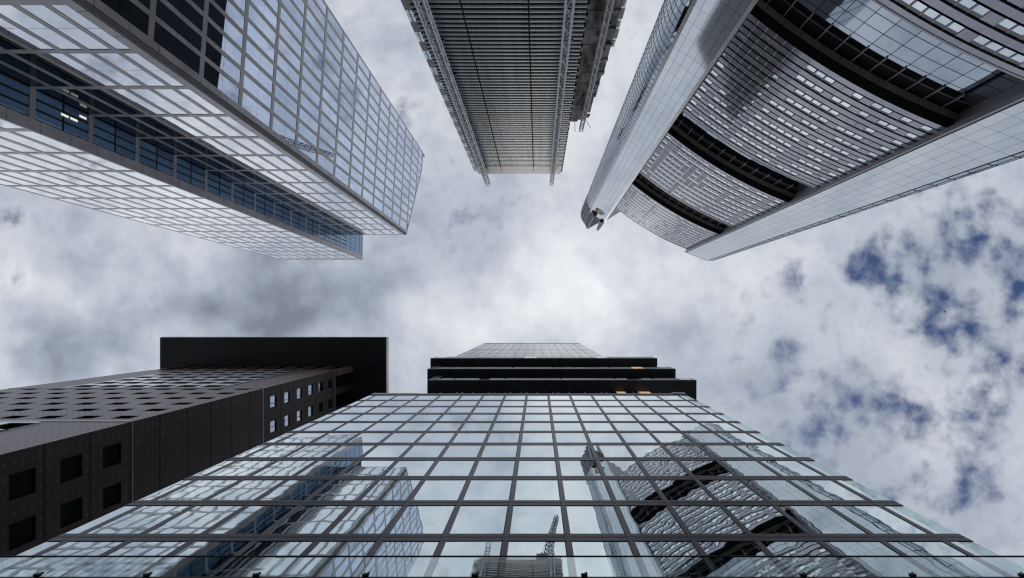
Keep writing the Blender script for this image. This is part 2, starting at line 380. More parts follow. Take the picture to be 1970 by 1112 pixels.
# ================================================================== 1. front glass tower with shifted floors
YF = 11.7
T1 = thing('glass_tower', 'mirror-fronted glass tower with three dark stepped floors overhanging its lower front', 'office tower', (-1.5, 25.0, GZ))
FF = Face((0, YF), (1, 0), (0, -1))
XL, XR, XO = -25.8, 22.0, 22.85
b = MB(); b.box(Face((0, 0), (1, 0), (0, 1)), XL, XR, GZ, 72.5, YF + 0.35, 44.0)
b.build('wall', M_DARKGLASS, T1, base=T1['org'])
sideL = MB()
FLs = Face((XL, 0), (0, 1), (-1, 0))
for k in range(17):
    sideL.quad(FLs, YF + .4, 44, GZ + 4.69 * k, min(GZ + 4.69 * (k + 1) - .9, 72.4), 0.03)
sideL.build('side_glazing', M_TEAL, T1, base=T1['org'])
beams = [25.0 + 4.69 * k for k in range(-5, 11)]          # centre heights of the floor beams
mulls = [1.61 + 3.3 * k for k in range(-8, 7)]
win1 = Parts('window', [M_MIRROR])
edges = [XL] + mulls + [XR]
for j in range(len(beams) - 1):
    za, zb = beams[j] + .39, beams[j + 1] - .39
    for i in range(len(edges) - 1):
        a0 = edges[i] + (.14 if i else 0.0); a1 = edges[i + 1] - (.19 if i < len(edges) - 2 else 0)
        w = MB(); w.quad(FF, a0, a1, za, zb, 0.02, jit=0.0035)
        win1.add(w, FF.n, T1)
win1.done(T1)
for x in mulls:
    b = MB(); b.box(FF, x - .16, x + .16, GZ, 72.2, -.1, .045, 0); b.box(FF, x - .21, x - .162, GZ, 72.2, -.1, .035, 1)
    b.build('mullion', [M_MULL, M_GAP], T1, base=T1['org'])
for z in beams:
    b = MB()
    b.box(FF, XL - .02, XO, z - .41, z - .035, -.1, .055, 0); b.box(FF, XL - .01, XO, z + .035, z + .41, -.1, .055, 0)
    b.box(FF, XL - .01, XO, z - .034, z + .034, -.1, .03, 1); b.box(FF, XL, XO, z - .455, z - .412, -.1, .034, 1)
    for x in mulls: b.box(FF, x - .20, x - .165, z - .409, z + .409, .03, .058, 1)
    b.build('floor_beam', [M_BEAM, M_GAP], T1, base=T1['org'])
# glass corner fin standing out past the last mullion
b = MB(); b.box(FF, XR + .03, XO - .03, GZ + 4, 71.4, -.02, .015)
b.build('corner_fin', M_FIN, T1, base=T1['org'])
# pale cap strip
b = MB(); b.box(FF, XL, -18.9, 72.55, 73.5, -1.6, .1); b.box(FF, 21.0, 22.9, 72.55, 73.6, -4.0, .2); b.box(FF, -18.85, 20.95, 72.55, 72.95, -1.6, .12)
b.build('roof_edge', M_LIGHTEDGE, T1, base=T1['org'])
# recessed floor under the overhang
b = MB(); RY = YF + 1.1
FR = Face((0, RY), (1, 0), (0, -1))
b.box(FR, -17.0, 19.6, 72.6, 82.0, -20, 0, 0)
for k in range(14):
    x = -16.9 + 2.78 * k; b.box(FR, x, x + .13, 73.0, 81.9, -.02, .12, 1)
    if random.random() < .6: b.box(FR, x + .8, x + 1.1, 77.0, 81.9, -.02, .05, 1)
b.build('recessed_floor', [M_TEAL, M_LIGHTEDGE], T1, base=T1['org'])
for (x0, x1) in ((13.6, 15.1), (17.5, 19.4)):
    b = MB(); b.quad(FR, x0, x1, 79.6, 81.7, .14); b.build('lit_window', M_WARM, T1, own=True)
# three shifted floors, each a dark soffit behind a pale edge band
levels = [(-19.4, 27.8, 10.72, 82.0, 85.1, 90.0), (-21.3, 26.5, 9.60, 90.0, 93.9, 98.0), (-22.55, 25.0, 8.22, 98.0, 102.6, 102.9)]
for li, (x0, x1, yf, z0, z1, zt) in enumerate(levels):
    Fw = Face((0, yf), (1, 0), (0, -1))
    b = MB()
    xa = x0 + (1.5 if li < 2 else 0.0)
    b.box(Fw, x0, x1, z0 + .02, z0 + .30, -30, 0, 0)
    b.box(Fw, x0 + .5, x1 - .4, z0 + .30, zt, -30, -.9, 0)
    if li < 2: b.box(Fw, x0, xa - .01, z0 + .30, zt, -30, -.02, 0)
    fl = b.build('shifted_floor', [M_SOFFIT], T1, base=T1['org'])
    f2 = MB(); n = 19; cuts = sorted([xa, x1] + [xa + (x1 - xa) * (k + random.uniform(-.2, .2)) / n for k in range(1, n)])
    for k in range(n):
        s0, s1 = cuts[k], cuts[k + 1]
        r_ = random.random()
        mm = 1 if r_ < .14 else (2 if r_ < .38 else 0)
        f2.box(Fw, s0 + .03, s1 - .03, z0 + .36, z1, -.28, -.02, mm)
        if random.random() < .35: f2.box(Fw, s0 + .2, s0 + .5, z1 - 1.2, z1 + .4, -.2, .0, 1)
    f2.box(Fw, xa, x1 + .02, z0 + .03, z0 + .35, .004, .06, 0)
    FX = Face((x1, 0), (0, 1), (1, 0)); f2.box(FX, yf, yf + 26, z0 + .36, z1, -.3, -.01, 0)
    f2.build('edge_band', [M_LIGHTEDGE, M_DARKGLASS, M_TRIM], fl, base=fl['org'])
b = MB(); b.quad(Face((0, 9.6), (1, 0), (0, -1)), 18.6, 20.6, 91.2, 93.6, .03); b.build('lit_window', M_WARM, T1, own=True)
b = MB(); b.box(Face((0, 8.22), (1, 0), (0, -1)), -22.5, 24.9, 102.65, 102.95, -30, -.05); b.build('roof_terrace', M_LIGHTEDGE, T1, base=T1['org'])
# slim upper shaft
YU = 12.0; FU = Face((0, YU), (1, 0), (0, -1)); UL, UR, UT = -26.4, 20.3, 232.7
b = MB(); b.box(Face((0, 0), (1, 0), (0, 1)), UL + .2, UR - .2, 116.3, UT - .2, YU + .2, 40); b.box(Face((0, 0), (1, 0), (0, 1)), -20, 17, 102.96, 116.29, YU + .5, 38); b.build('upper_wall', M_DARKGLASS, T1, base=T1['org'])
up = MB(); us = MB(); nb = 15
zs = [116.2 + 7.77 * k for k in range(16)]
for k in range(nb):
    for j in range(len(zs) - 1):
        a0 = UL + (UR - UL) * k / nb; a1 = UL + (UR - UL) * (k + 1) / nb
        up.quad(FU, a0 + .07, a1 - .07, zs[j] + .35, min(zs[j + 1], UT) - .35, 0, jit=.01)
        us.quad(Face((UL, 0), (0, 1), (-1, 0)), YU + 1.9 * k, YU + 1.9 * (k + 1) - .14, zs[j] + .35, min(zs[j + 1], UT) - .35, 0)
        us.quad(Face((UR, 0), (0, 1), (1, 0)), YU + 1.9 * k, YU + 1.9 * (k + 1) - .14, zs[j] + .35, min(zs[j + 1], UT) - .35, 0)
up.build('upper_glazing', M_SHAFT, T1, base=T1['org']); us.build('side_glazing', M_SKYGLASS, T1, base=T1['org'])
ug = MB()
for k in range(nb + 1):
    x = UL + (UR - UL) * k / nb; ug.box(FU, x - .06, x + .06, 116.2, UT, -.1, .04)
for z in zs: ug.box(FU, UL, UR, z - .32, z + .32, -.1, .03)
ug.build('upper_grid', M_BEAM, T1, base=T1['org'])
b = MB(); b.box(FU, UL - .1, UR + .1, UT - .5, UT, -30, .12); b.build('roof_edge', M_TRIM, T1, base=T1['org'])
# glass parapet a step in front of the lowest visible floors
YP = 11.15; FP = Face((0, YP), (1, 0), (0, -1)); PB, PT = 20.17, YP * 900 / 456.5
par = MB(); par.box(FP, -30.6, 25.6, PB - .14, PB - .02, -.10, .06); par_o = par.build('parapet', M_DARKSTEEL, T1, base=T1['org'])
r_ = MB(); r_.box(FP, -30.6, 25.6, PT - .03, PT + .03, -.03, .03); r_.build('handrail', M_GAP, par_o, base=par_o['org'])
xs = [-21.6 + 4.72 * k for k in range(-2, 11)]
for i in range(len(xs) - 1):
    p_ = MB(); p_.quad(FP, xs[i] + .02, xs[i + 1] - .02, PB, PT - .03, 0, jit=.004); p_.build('glass_pane', M_CLEAR, par_o, own=True)
for x in xs[1:-1]:
    c_ = MB(); c_.box(FP, x - .14, x + .14, PB - .03, PB + .07, .065, .16); c_.bar(FP.pt(x - .08, .1, PB + .05), FP.pt(x + .12, .13, PB + .16), .05)
    c_.build('clamp', M_DARKSTEEL, par_o, own=True)
led = MB(); led.box(FF, -30.6, 25.6, PB - .5, PB - .15, .13, YF - YP + .05); led.build('ledge', M_MULL, par_o, base=par_o['org'])

# ================================================================== 2. brown tower with the wide dark roof
XC, YC = -46.6, 11.75
T2 = thing('brown_tower', 'brown tiled tower with small square windows and a wide flat dark roof slab', 'office tower', (-68, 30, GZ))
Fn = Face((0, YC), (1, 0), (0, -1)); Fe = Face((XC, 0), (0, 1), (1, 0))
BXL, BYB, ZW, ZR = -89.5, 52.0, 108.0, 118.0
win2 = Parts('window', [M_WINDARK])
r1 = []
def brow(z): return [(-49.5 - 4.45 * j - 1.15, -49.5 - 4.45 * j + 1.15, z - .85, z + .85) for j in range(9)]
for k in range(6): r1 += brow(56.1 + 4.5 * k)
lat_hi = []; lat_lo = []
for k in range(7):
    z = 81.3 + 4.15 * k
    for j in range(6): lat_hi.append((-80.6 + 4.45 * j + .25, -80.6 + 4.45 * j + 3.75, z - 1.2, z + 1.25))
for k in range(9):
    z = 51.0 - 4.5 * k
    for j in range(6): lat_lo.append((-80.6 + 4.45 * j - .9, -80.6 + 4.45 * j + 2.3, z - 1.55, z + 1.55))
b = MB(); wall(b, Fn, BXL, XC, GZ, ZW, r1 + lat_hi + lat_lo, .55)
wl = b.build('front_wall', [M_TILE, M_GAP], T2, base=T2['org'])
for r in r1 + lat_hi + lat_lo:
    w = MB(); w.quad(Fn, r[0], r[1], r[2], r[3], -.5); win2.add(w, Fn.n, T2)
def lattice(name, rects, x0, x1, z0, z1):
    fr = MB(); wall(fr, Face((0, YC - .12), (1, 0), (0, -1)), x0, x1, z0, z1, rects, .11, 0, 0)
    fr.build(name, M_WHITEFRAME, T2, base=T2['org'])
lattice('white_lattice', lat_hi, -81.0, -54.15, 79.6, 108.0)
lattice('white_lattice', lat_lo, -81.8, -56.3, 13.0, 53.1)
for z in (53.7, 79.2):
    b = MB(); b.box(Fn, BXL, XC + .06, z - .12, z + .12, 0, .07); b.box(Fe, YC - .07, 50, z - .09, z + .09, 0, .065)
    b.build('string_course', M_WHITEFRAME, T2, base=T2['org'])
b = MB(); b.box(Fe, YC, 50, 107.2, 107.4, 0, .06); b.build('string_course', M_WHITEFRAME, T2, base=T2['org'])
r2 = []
for k in range(6):
    z = 82.4 + 4.5 * k
    for j in range(8): r2.append((14.5 + 4.4 * j - 1.0, 14.5 + 4.4 * j + 1.0, z - .95, z + .95))
nhi = len(r2)
for k in range(10):
    z = 51.2 - 4.45 * k
    for j in range(8): r2.append((14.9 + 4.4 * j - 1.15, 14.9 + 4.4 * j + 1.15, z - 1.1, z + 1.1))
b = MB(); wall(b, Fe, YC, 50, GZ, ZW, r2, .2)
for k in range(24):
    z = 44.2 + 4.5 * k - 36 + .0
    if z < 107 and abs(z - 53.7) > 1 and abs(z - 79.2) > 1.2: b.box(Fe, YC, 50, z - .11, z + .11, .002, .012, 1)
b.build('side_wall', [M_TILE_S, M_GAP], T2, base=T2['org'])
sidewin = Parts('side_window', [M_WINMIRROR, M_WINDARK])
for i, r in enumerate(r2):
    w = MB(); w.quad(Fe, r[0], r[1], r[2], r[3], -.17, 0 if i < nhi else 1, jit=.004); sidewin.add(w, Fe.n, T2)
win2.done(T2); sidewin.done(T2)
b = MB(); b.box(Face((0, 0), (1, 0), (0, 1)), BXL + .01, XC - .8, GZ, ZW, YC + .8, BYB); b.quad(Face((BXL, 0), (0, 1), (-1, 0)), YC, BYB, GZ, ZW, 0)
b.build('rear_wall', M_TILE, T2, base=T2['org'])
b = MB(); b.box(Face((0, 0), (1, 0), (0, 1)), BXL + 2, XC - 4.5, ZW, ZR, YC + 4.5, BYB - 3); b.build('top_storey', M_DARKROOM, T2, base=T2['org'])
for k in range(10):
    x = BXL + .9 + 4.62 * k
    b = MB(); b.box(Fn, x - .55, x + .55, ZW, ZR, -1.4, 0); b.build('pier', M_TILE, T2, base=T2['org'])
for k in range(7):
    y = YC + .75 + 4.5 * k + .02
    b = MB(); b.box(Fe, y - .75 + (.03 if k == 0 else 0), y + .55, ZW, ZR, -1.4, -.003 if k == 0 else 0); b.build('pier', M_TILE_S, T2, base=T2['org'])
b = MB(); b.box(Face((0, 0), (1, 0), (0, 1)), -95.2, -38.4, ZR, ZR + 1.6, 4.72, 62)
for k in range(28): b.box(Face((0, 0), (1, 0), (0, 1)), -95.0, -38.6, ZR - .03, ZR + .01, 5.6 + 2.0 * k, 5.64 + 2.0 * k)
rs = b.build('roof_slab', M_SOFFIT, T2, base=T2['org'])
b = MB()
b.box(Face((0, 4.72), (1, 0), (0, -1)), -95.25, -38.35, ZR + .02, ZR + 1.7, .01, .2); b.box(Face((-38.4, 0), (0, 1), (1, 0)), 4.7, 62, ZR + .02, ZR + 1.7, .01, .2)
b.box(Face((-95.2, 0), (0, 1), (-1, 0)), 4.7, 62, ZR + .02, ZR + 1.7, .01, .2)
b.build('roof_rim', M_TRIM, rs, base=rs['org'])

# ================================================================== 3. grid-fronted twin-block tower (upper left)
T3 = thing('stone_grid_tower', 'tall tower of two blocks in a slanting grey stone grid with mirror panes', 'office tower', (-72, -48, GZ))
LEAN = 0.0204                                        # the whole tower leans very slightly towards the square
T3.rotation_euler = (-LEAN, 0, 0)
C0 = Vector((-48.0, -34.3)); A_T = Vector((math.sin(math.radians(3.4)), -math.cos(math.radians(3.4))))
FA = Face(C0, A_T, (math.cos(math.radians(3.4)), math.sin(math.radians(3.4))))
FB = Face(C0, (-1, 0), (0, 1))
LA, ZB, ZA, SA = 36.2, 171.1, 186.4, 29.5
def top_a(s): return ZB + (ZA - ZB) * min(1.0, s / SA)
XG = -71.8                                           # plane of the tall block's glass flank
lv = [49.4 + 8.69 * k for k in range(-5, 17)]
winA = Parts('window', [M_PANE_A, M_GAP], 60); winB = Parts('pale_window', [M_PANE_B, M_GAP], 100); winD = Parts('shade_coloured_window', [M_PANE_D, M_GAP], 60)
def grid_pane(F, a0, a1, z0, z1, parts, tfun=None, jit=.0022):
    zm = (z0 + z1) / 2
    w = MB(); ta, tb = (tfun(a0), tfun(a1)) if tfun else (1e9, 1e9)
    if min(ta, tb) <= z0 + .3: return
    for (p, q) in ((z0, zm - .022), (zm + .022, z1)):
        if min(ta, tb) <= p + .2: continue
        e0, e1 = (.04, .0) if p == z0 else (.0, .04)
        w.quad(F, a0 + .04, a1 - .04, p + e0, q - e1, -.02, 0, tops=(min(q - e1, ta), min(q - e1, tb)), jit=jit)
    w.quad(F, a0 - .1, a1 + .1, z0 - .1, min(z1, min(ta, tb)), -.07, 1)
    parts.add(w, F.n, T3)
def stone(name, F, a0, a1, z0, z1, o0, o1):
    b = MB(); b.box(F, a0, a1, z0, z1, o0, o1); return b.build(name, M_STONE, T3, base=T3['org'])
CA, CB = 1.63, 1.9                                   # corner column, on the flank and on the front
nA = 12; bayA = (LA - CA) / nA; fw = .35
mA = [CA + bayA * i for i in range(1, nA)]
eA = [CA] + mA + [LA - .5]
for i in range(nA):
    for j in range(len(lv)):
        z0 = lv[j] + .43; z1 = (lv[j + 1] if j + 1 < len(lv) else 195) - .43
        if z0 < ZA: grid_pane(FA, eA[i] + (fw if i else 0), eA[i + 1] - (fw if i < nA - 1 else 0), z0, z1, winA, lambda s: top_a(s) - .5)
mB = [4.05, 7.45, 10.9, 14.3, 17.7, 21.05]
LB = C0.x - XG
eB = [CB] + mB + [LB]
for i in range(len(eB) - 1):
    for j in range(len(lv) - 1):
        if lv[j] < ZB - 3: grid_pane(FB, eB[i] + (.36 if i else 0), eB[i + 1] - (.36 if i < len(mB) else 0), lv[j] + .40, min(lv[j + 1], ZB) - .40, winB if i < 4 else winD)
for x in mA: stone('mullion', FA, x - fw, x + fw, GZ, top_a(x - fw), -.4, .03)
stone('mullion', FA, LA - .5, LA, GZ, ZA, -.4, .03)
for z in lv:
    s0 = 0.0 if z + .55 < ZB else (z + .9 - ZB) / (ZA - ZB) * SA
    if s0 < LA: stone('floor_beam', FA, max(CA, s0), LA, z - .43, z + .43, -.4, .033)
b = MB()                                              # sloping roof edge of the flank
for (s0, s1) in ((0, SA), (SA, LA)):
    b.poly([FA.pt(s0, .05, top_a(s0) - .7), FA.pt(s1, .05, top_a(s1) - .7), FA.pt(s1, .05, top_a(s1)), FA.pt(s0, .05, top_a(s0))], 0, out=FA.n)
    b.poly([FA.pt(s0, .05, top_a(s0)), FA.pt(s1, .05, top_a(s1)), FA.pt(s1, -1.5, top_a(s1)), FA.pt(s0, -1.5, top_a(s0))], 0, out=Vector((0, 0, 1)))
b.build('roof_edge', M_STONE, T3, base=T3['org'])
b = MB(); b.box(FA, .62, CA, GZ, ZB + .3, -.4, .04, 0); b.box(FA, 0.02, .62, GZ, ZB + .2, -.4, -.16, 1); b.box(FB, .0, .60, GZ, ZB, -.4, -.16, 1); b.box(FB, .6, CB, GZ, ZB, -.4, .04, 0)
for k in range(42):
    z = 4.345 * k + 3.0
    if z < 168: b.box(FA, .63, CA - .01, z - .03, z + .03, .03, .043, 2); b.box(FA, .0, .61, z - .03, z + .03, -.2, -.155, 2); b.box(FB, .61, CB - .01, z - .03, z + .03, .03, .043, 2)
b.build('corner_column', [M_STONE, M_STONE_D, M_GAP], T3, base=T3['org'])
for x in mB: stone('mullion', FB, x - .36, x + .36, GZ, ZB, -.4, .03)
for z in lv:
    if z < ZB - .6: stone('floor_beam', FB, CB, LB, z - .40, z + .40, -.4, .033)
stone('floor_beam', FB, .0, LB, ZB - .45, ZB, -.4, .036)
# tall block
YB2, XE2, ZT = -28.2, -105.0, 192.0
FG = Face((XG, 0), (0, -1), (1, 0)); FH = Face((XG, YB2), (-1, 0), (0, 1))
for z in lv:
    if z < ZB: stone('floor_beam', FG, -YB2 + 1.72, -C0.y - .05, z - .40, z + .40, -.3, .02)
nH = 9; bayH = (XG - XE2) / nH
for i in range(nH + 1):
    x = i * bayH; stone('mullion', FH, x - (.40 if i else .0), x + .40 if i < nH else x, GZ, ZT, -.4, .03)
for z in lv:
    if z < ZT - .8: stone('floor_beam', FH, 0, nH * bayH, z - .40, z + .40, -.4, .033)
stone('floor_beam', FH, 0, nH * bayH, ZT - .45, ZT, -.4, .036)
for i in range(nH):
    for j in range(len(lv)):
        z1 = lv[j + 1] if j + 1 < len(lv) else ZT + 5
        z1 = min(z1, ZT)
        if z1 - lv[j] > 2.0: grid_pane(FH, i * bayH + .40, (i + 1) * bayH - .40, lv[j] + .40, z1 - .40, winB)
winA.done(T3); winB.done(T3); winD.done(T3)
b = MB(); b.box(FG, -YB2 + .0, -YB2 + 1.7, GZ, ZT, -.4, .04, 0)
for k in range(46): b.box(FG, -YB2 + .02, -YB2 + 1.68, GZ + 4.345 * k - .03, GZ + 4.345 * k + .03, .03, .043, 1)
b.build('corner_column', [M_STONE, M_GAP], T3, base=T3['org'])
fl = Parts('flank_window', [M_BLUEREFL, M_GAP], 60)
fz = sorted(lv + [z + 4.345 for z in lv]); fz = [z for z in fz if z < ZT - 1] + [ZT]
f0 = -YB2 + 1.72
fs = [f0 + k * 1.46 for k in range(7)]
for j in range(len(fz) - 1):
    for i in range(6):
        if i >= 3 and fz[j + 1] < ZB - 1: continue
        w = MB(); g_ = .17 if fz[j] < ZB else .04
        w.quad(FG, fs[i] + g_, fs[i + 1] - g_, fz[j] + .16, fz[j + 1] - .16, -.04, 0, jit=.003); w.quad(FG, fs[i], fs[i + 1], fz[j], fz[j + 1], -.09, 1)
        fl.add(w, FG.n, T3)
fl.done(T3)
b = MB(); b.box(FG, f0, f0 + 9, ZT - .6, ZT, -.4, .025); b.build('roof_edge', M_STONE, T3, base=T3['org'])
for (y, z) in ((32.4, 70.8), (32.4, 72.2), (29.6, 71.0), (29.6, 72.4), (33.4, 73.6)):
    b = MB(); b.box(FG, y - .17, y + .17, z, z + 1.1, -.03, .0); b.build('ceiling_lamp', M_LAMP, T3, own=True)
# solid bodies behind the glass
b = MB()
b.prism([tuple(FA.pt(.4, -.35, 0)[:2]), tuple(FA.pt(LA - .1, -.35, 0)[:2]), (XG - .2, -72), (XG - .2, C0.y - .35)], GZ, ZB - .3)
b.poly([FA.pt(.5, -.35, ZB - .25), FA.pt(SA, -.35, ZA - .5), FA.pt(LA, -.35, ZA - .5), FA.pt(LA, -.35, ZB - .3)], 0, out=FA.n)
b.poly([FA.pt(.5, -.35, ZB - .25), FA.pt(SA, -.35, ZA - .6), FA.pt(SA, -10, ZA - .6), FA.pt(.5, -10, ZB - .25)], 0)
b.prism([(XG - .35, YB2 - .35), (XG - .35, -72), (XE2 + .1, -72), (XE2 + .1, YB2 - .35)], GZ, ZT - .3)
b.build('core', M_DARKROOM, T3, base=T3['org'])
b = MB(); b.box(FH, nH * bayH, nH * bayH + .05, GZ, ZT, -40, 0); b.build('end_wall', M_STONE, T3, base=T3['org'])

# ================================================================== 4. louvred tower under reconstruction (top middle)
T4 = thing('louvred_tower', 'slab tower clad in dark grey horizontal louvres with a bare concrete core on its right', 'tower block', (-3, -46, GZ))
YM, ZM = -35.8, 115.0
FM = Face((0, YM), (1, 0), (0, 1)); ML, MR = -14.6, 5.6
b = MB(); b.box(Face((0, 0), (1, 0), (0, 1)), ML, MR, GZ, ZM - .3, -84, YM - .25); b.build('wall', M_BLACK, T4, base=T4['org'])
lou = Parts('louvre', [M_LOUVRE], 100)
segs = [ML, -8.73, -1.08, MR]
def louvre(z, h=.50):
    m_ = MB(); prof = [(0, 0), (.09, .0), (.14, .05), (.15, .27), (.14, .46), (.08, .50), (0, .50)]
    for i in range(3):
        a0, a1 = segs[i] + (.10 if i else 0), segs[i + 1] - (.10 if i < 2 else 0)
        for k in range(len(prof) - 1):
            (o0, q0), (o1, q1) = prof[k], prof[k + 1]
            m_.poly([FM.pt(a0, o0, z + q0 * h / .5), FM.pt(a1, o0, z + q0 * h / .5), FM.pt(a1, o1, z + q1 * h / .5), FM.pt(a0, o1, z + q1 * h / .5)], 0,
                    out=FM.n * (q1 - q0) + Vector((0, 0, -(o1 - o0))))
        for a in (a0, a1): m_.poly([FM.pt(a, o_, z + q * h / .5) for o_, q in prof], 0)
    return m_
zl = 8.0
pitch = .868
k = 0
while zl < ZM - 6:
    lm = louvre(zl); lou.items.append((1e6 if zl > 46 else .001, lm, T4)); zl += pitch; k += 1
lou.done(T4)
b = MB()                                              # flat parapet panels above the louvres
for i in range(3):
    for j in range(3): b.box(FM, segs[i] + .05, segs[i + 1] - .05, zl + 1.9 * j + .06, min(zl + 1.9 * j + 1.84, ZM), -.1, .12)
b.build('parapet_panel', M_GREYPANEL, T4, base=T4['org'])
FS = Face((0, YM - .4), (1, 0), (0, 1))
for k in range(27):
    z = 3.0 + 4.15 * k
    b = MB(); b.box(FS, -15.6, ML - .02, z, z + 2.02, -6, 0); b.build('side_panel', M_GREYPANEL, T4, base=T4['org'])
    b = MB(); b.box(FS, -15.6, ML - .02, z + 2.04, z + 4.12, -6, 0, 0); b.box(FS, -15.25, -15.1, z + 2.1, z + 4.1, .002, .02, 1); b.build('side_window', [M_SIDEGLASS, M_GREYPANEL], T4, base=T4['org'])
for k in range(46):
    z = 20 + 2.07 * k
    b = MB(); b.box(FM, MR + .0, MR + .28, z, z + .5, -.5, .1); b.build('edge_bracket', M_DARKSTEEL, T4, own=True)
FCo = Face((0, -38.0), (1, 0), (0, 1))
b = MB(); rag = [(6.0, 7.6, 90.0), (7.6, 9.0, 89.2), (9.0, 9.6, 86.0), (9.6, 9.9, 80.0), (9.9, 10.15, 73.0)]
for a0, a1, z in rag: b.box(FCo, a0, a1, GZ, z, -10, 0, 0)
for k in range(24):
    b.box(FCo, 5.9, 9.0, 3.6 * k - .05, 3.6 * k + .03, .0, .02, 1)
    if k > 10: b.box(FCo, 9.4, 10.2 - .3 * max(0, k - 20), 3.6 * k - .4, 3.6 * k, -3, .25, 0)
random.seed(3)
for k in range(16):
    a = random.uniform(6, 9.5); z = random.uniform(45, 88); b.box(FCo, a, a + random.uniform(.2, .7), z, z + random.uniform(.4, 1.6), .0, .03, 1)
b.bar((7.0, -37.7, 89), (7.2, -36.4, 91), .05, 1); b.bar((8.9, -37.7, 88), (10.2, -36.9, 90.5), .05, 1)
b.build('concrete_core', [M_CONC, M_BLACK], T4, base=T4['org'])
FCs = Face((0, -38.6), (1, 0), (0, 1))
for k in range(16):
    z = 4.15 * k
    b = MB(); b.box(FCs, 10.0, 10.85, z, z + 2.0, -6, 0, 0); b.build('side_panel', M_GREYPANEL, T4, base=T4['org'])
    b = MB(); b.box(FCs, 10.0, 10.8, z + 2.03, z + 4.12, -6, 0, 0); b.box(FCs, 10.28, 10.62, z + 2.5, z + 3.7, 0, .05, 1); b.build('side_window', [M_SIDEGLASS, M_GREYPANEL], T4, base=T4['org'])

# lattice hoist masts standing against that tower
def mast_bm(h, w, step, r):
    out = {}
    b = MB(); n = int(h / step)
    cs = [(-w / 2, -w / 2), (w / 2, -w / 2), (w / 2, w / 2), (-w / 2, w / 2)]
    for k in range(n):
        z0, z1 = k * step, (k + 1) * step
        for i in range(4):
            p, q = cs[i], cs[(i + 1) % 4]
            b.bar((p[0], p[1], z1), (q[0], q[1], z1), r * .55)
            a, c = (p, q) if k % 2 == 0 else (q, p)
            b.bar((a[0], a[1], z0), (c[0], c[1], z1), r * .5)
    ch = []
    for c in cs:
        m_ = MB(); m_.bar((c[0], c[1], 0), (c[0], c[1], n * step), r); ch.append(m_)
    return b, ch
def hoist_mast(x, y, top, w, label, step=1.7, r=.11, tie=1.2):
    t = thing('hoist_mast', label, 'lattice mast', (x, y, GZ), 'lattice masts fixed to the louvred tower')
    lat, ch = mast_bm(top - GZ, w, step, r)
    lo = lat.build('lattice', M_GALV); lo.parent = t; lo.location = (0, 0, 0)
    for c in ch:
        c_ = c.build('chord', M_GALV); c_.parent = t; c_.location = (0, 0, 0)
    z = 9.0
    while z < top - 8:
        tb = MB(); tb.bar((-w / 2, -w / 2, z - GZ), (-w / 2, -w / 2 - tie, z - GZ), .06); tb.bar((w / 2, -w / 2, z - GZ), (w / 2, -w / 2 - tie, z - GZ), .06)
        tb.box(Face((0, -w / 2 - .1), (1, 0), (0, 1)), w / 2, w / 2 + .55, z - GZ - .2, z - GZ + .2, -.1, .1)
        c_ = tb.build('wall_tie', M_DARKSTEEL); c_.parent = t; c_.location = (0, 0, 0); z += 8.3
    return t
hoist_mast(-12.75, -34.5, 34.5 * 900 / 257.5, .98, 'pale lattice mast up the louvres on the side towards the stone grid tower')
hoist_mast(3.45, -34.5, 34.5 * 900 / 257.5, .86, 'pale lattice mast up the louvres beside the bare concrete core')
hoist_mast(8.35, -36.7, 36.7 * 900 / 363.0, .62, 'short lattice mast in front of the bare concrete wall', step=1.2, r=.08)

# luffing crane on the roof of the louvred tower, seen only mirrored in the glass front
T5 = thing('luffing_crane', 'dark lattice luffing crane on the louvred tower, seen mirrored in the glass front', 'crane', (1.0, -52.0, ZM - .3))
def lattice_beam(p, q, w, step, r, m):
    p, q = Vector(p), Vector(q); d = (q - p); L = d.length; d.normalize(); a = d.cross(Vector((0, 0, 1))); a = a.normalized() if a.length > .01 else Vector((1, 0, 0)); c = d.cross(a)
    b = MB(); n = int(L / step); cs = [a * w / 2 + c * w / 2, a * w / 2 - c * w / 2, -a * w / 2 - c * w / 2, -a * w / 2 + c * w / 2]
    for x in cs: b.bar(p + x, q + x * .5, r)
    for k in range(n):
        f0, f1 = 1 - .5 * k / n, 1 - .5 * (k + 1) / n
        for i in range(4):
            x, y = cs[i], cs[(i + 1) % 4]
            if k % 2: x, y = y, x
            b.bar(p + d * step * k + x * f0, p + d * step * (k + 1) + y * f1, r * .6)
    return b
lattice_beam((1, -52, ZM - .3), (1, -52, 134), 2.2, 2.2, .16, 0).build('crane_tower', M_DARKSTEEL, T5, base=T5['org'])
lattice_beam((1, -52.3, 136), (9.3, -73.2, 228), 2.6, 2.6, .17, 0).build('jib', M_DARKSTEEL, T5, base=T5['org'])
b = MB(); b.box(Face((1, -52), (1, 0), (0, 1)), -2, 2, 134, 136, -3, 5); b.bar((1, -48, 136), (1, -50, 147), .25); b.bar((1, -50, 147), (1, -53, 136), .25); b.bar((1, -50, 147), (8.6, -71.0, 216), .06)
b.build('slewing_deck', M_DARKSTEEL, T5, base=T5['org'])
b = MB(); b.box(Face((1, -52), (1, 0), (0, 1)), -1.6, 1.6, 133.2, 136.4, 5.1, 7); b.build('counterweight', M_CONC, T5, base=T5['org'])
b = MB(); b.box(Face((3, -53), (1, 0), (0, 1)), -.8, .8, 136.1, 138.6, -1.5, 1); b.build('cab', M_DARKGLASS, T5, base=T5['org'])

